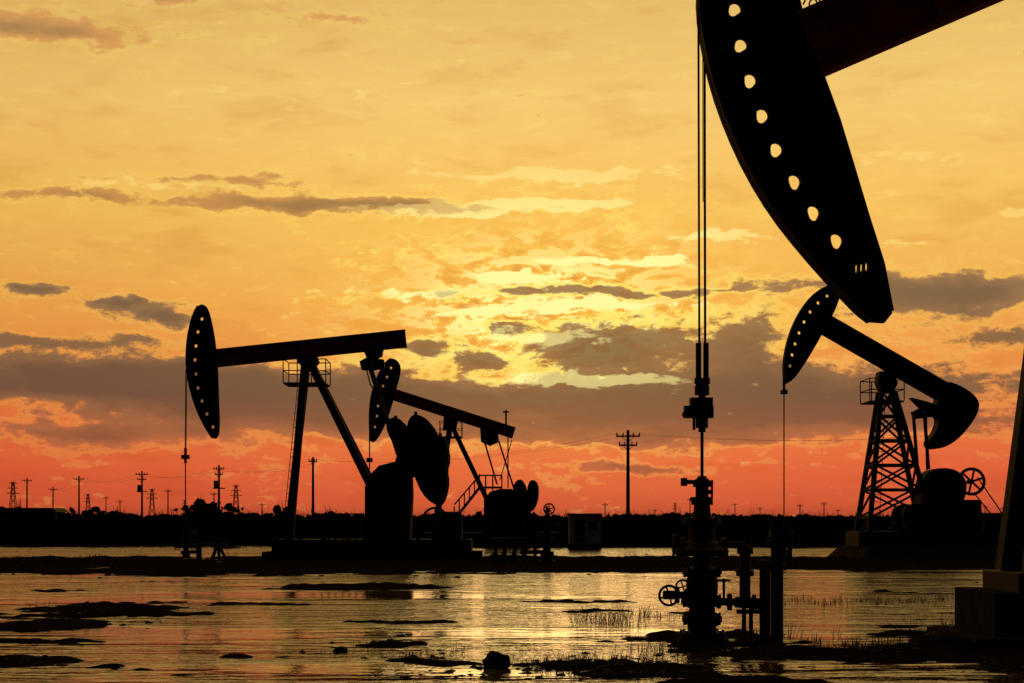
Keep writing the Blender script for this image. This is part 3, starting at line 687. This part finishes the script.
# ================= rocks / clods
import bmesh
def blob(mb,x,y,z,r,sq=.6,seed=0,sub=2):
    bm=bmesh.new(); bmesh.ops.create_icosphere(bm,subdivisions=sub,radius=1)
    vs=[]
    for v in bm.verts:
        k=1+.45*noise.noise(v.co*1.6+Vector((seed*3.1,seed,0)))+.2*noise.noise(v.co*4+Vector((0,seed,1)))
        c=v.co*k*r; vs.append((x+c.x*1.2,y+c.y,z+c.z*sq))
    mb.add(vs,[tuple(v.index for v in f.verts) for f in bm.faces]); bm.free()
mb=MB(); x,y=gp(496,668); blob(mb,x,y,.04,.12,1.1,3,3); mb.make('rock',None,ROCK)
mb=MB(); x,y=gp(340,652); blob(mb,x,y,.0,.08,.9,9,3); mb.make('rock',None,ROCK)
mb=MB(); x,y=gp(940,642); blob(mb,x,y,.02,.2,.7,5,3); mb.make('rock',None,ROCK)
mb=MB(); k=0
for px,py,spx,spy,n in ((385,645,25,3,14),(425,658,20,4,14),(455,671,30,5,18),(560,668,60,7,70),(640,660,60,8,60),(120,622,50,6,22),(60,610,60,4,20),(850,655,90,8,60),(370,650,60,12,18),(620,676,60,4,40),(40,664,40,3,10),(720,655,60,6,30),(330,572,280,5,60),(700,572,200,5,30),(980,668,40,6,20),(500,676,60,5,24)):
    for i in range(n):
        k+=1; a=px+random.gauss(0,spx*.6); b_=py+random.gauss(0,spy*.5)
        if b_<562: continue
        x,y=gp(a,b_); blob(mb,x,y,max(-.01,H(x,y)),random.uniform(.015,.06)*(1 if b_>600 else 1.8),random.uniform(.4,.8),k,1)
mb.make('mud_clods',None,ROCK)

# ================= grass
def blades(mb,x,y,z,n,h,spread,w):
    for i in range(n):
        a=random.uniform(0,6.28); r=spread*math.sqrt(random.random()); bx,by=x+r*math.cos(a),y+r*math.sin(a)
        hh=h*random.uniform(.45,1); lx,ly=random.gauss(0,.28)*hh,random.gauss(0,.2)*hh
        t=random.uniform(0,3.14); dx_,dy_=math.cos(t)*w/2,math.sin(t)*w/2
        mb.add([(bx-dx_,by-dy_,z),(bx+dx_,by+dy_,z),(bx+lx*.4+dx_*.7,by+ly*.4+dy_*.7,z+hh*.55),(bx+lx*.4-dx_*.7,by+ly*.4-dy_*.7,z+hh*.55),(bx+lx,by+ly,z+hh*.97)],[(0,1,2,3),(3,2,4)])
mb=MB()
for px,py,sx_,sy_,n,h in ((830,603,60,4,50,.22),(925,602,40,4,34,.2),(605,622,25,6,26,.38),(640,618,30,8,18,.28),(760,640,100,8,26,.28),(950,640,40,6,26,.4),(420,655,60,10,14,.18),(700,650,60,4,24,.26),(840,655,80,6,44,.26),(560,668,60,5,28,.22),(90,612,70,4,24,.2),(620,664,60,6,24,.2)):
    for i in range(n):
        x,y=gp(px+random.gauss(0,sx_*.6),py+random.gauss(0,sy_*.5)); blades(mb,x,y,max(0,H(x,y))-.02,random.randint(4,12),h*random.uniform(.6,1.2),.14,.009)
for i in range(600):
    y=random.uniform(50,78); x=random.uniform(-.33,.33)*y; hh=H(x,y)
    if hh>.02: blades(mb,x,y,hh-.02,8,random.uniform(.1,.4),.3,.02)
mb.make('grass',None,GRASS)
mb=MB()
for i in range(7500):
    y=106+110*random.random()**1.6; x=random.uniform(-.36,.36)*y
    hh=H(x,y) 
    if hh<.03: continue
    k=.5+.9*max(0,.5+noise.noise(Vector((x/9,y/20,0))))
    top=(1.35+.3*noise.noise(Vector((x/4,y/9,5))))*k*(.75 if y<130 else 1.15)
    blades(mb,x,y,hh-.05,9,max(.3,top),.7,.05)
mb.make('reed_bed',None,SHRUB)
mb=MB()
for i in range(2800):
    y=random.uniform(230,700); x=random.uniform(-.38,.38)*y
    px=512+x/y*F; kk=noise.noise(Vector((px/60,0,2)))+.7*noise.noise(Vector((px/12,0,9)))
    hgt_=1.5+ (2.6 if px<290 else .9)*max(0,.35+kk)+random.random()*.8+ y*.001
    n=5
    for j in range(n):
        r=random.uniform(.35,.9); blx=x+random.gauss(0,1.6); z=random.uniform(.3,max(.5,hgt_-r*.6))
        bm_=[(blx+r*math.cos(a+random.uniform(-.3,.3))*random.uniform(.6,1.2),y+random.uniform(-.8,.8),z+r*math.sin(a)*random.uniform(.5,1.0)) for a in [q_*6.283/7 for q_ in range(7)]]
        mb.add(bm_,[tuple(range(7))])
    if random.random()<.5: blades(mb,x,y,hgt_-.6,3,1.8,.6,.1)
mb.make('distant_treeline',None,SHRUB)
f=Fr(180.); mb=MB()
for i in range(160):
    a=random.uniform(0,6.28); r=random.random()**.5*.7; x=f.x(191)+r*math.cos(a); z=f.z(514)+r*math.sin(a)
    blades(mb,x,180+random.uniform(-.5,.5),z-.15,2,.35,.1,.12)
mb.cyl((f.x(191),180,.1),(f.x(191),180,f.z(516)),.08); mb.make('shrub',None,SHRUB)
print('done')
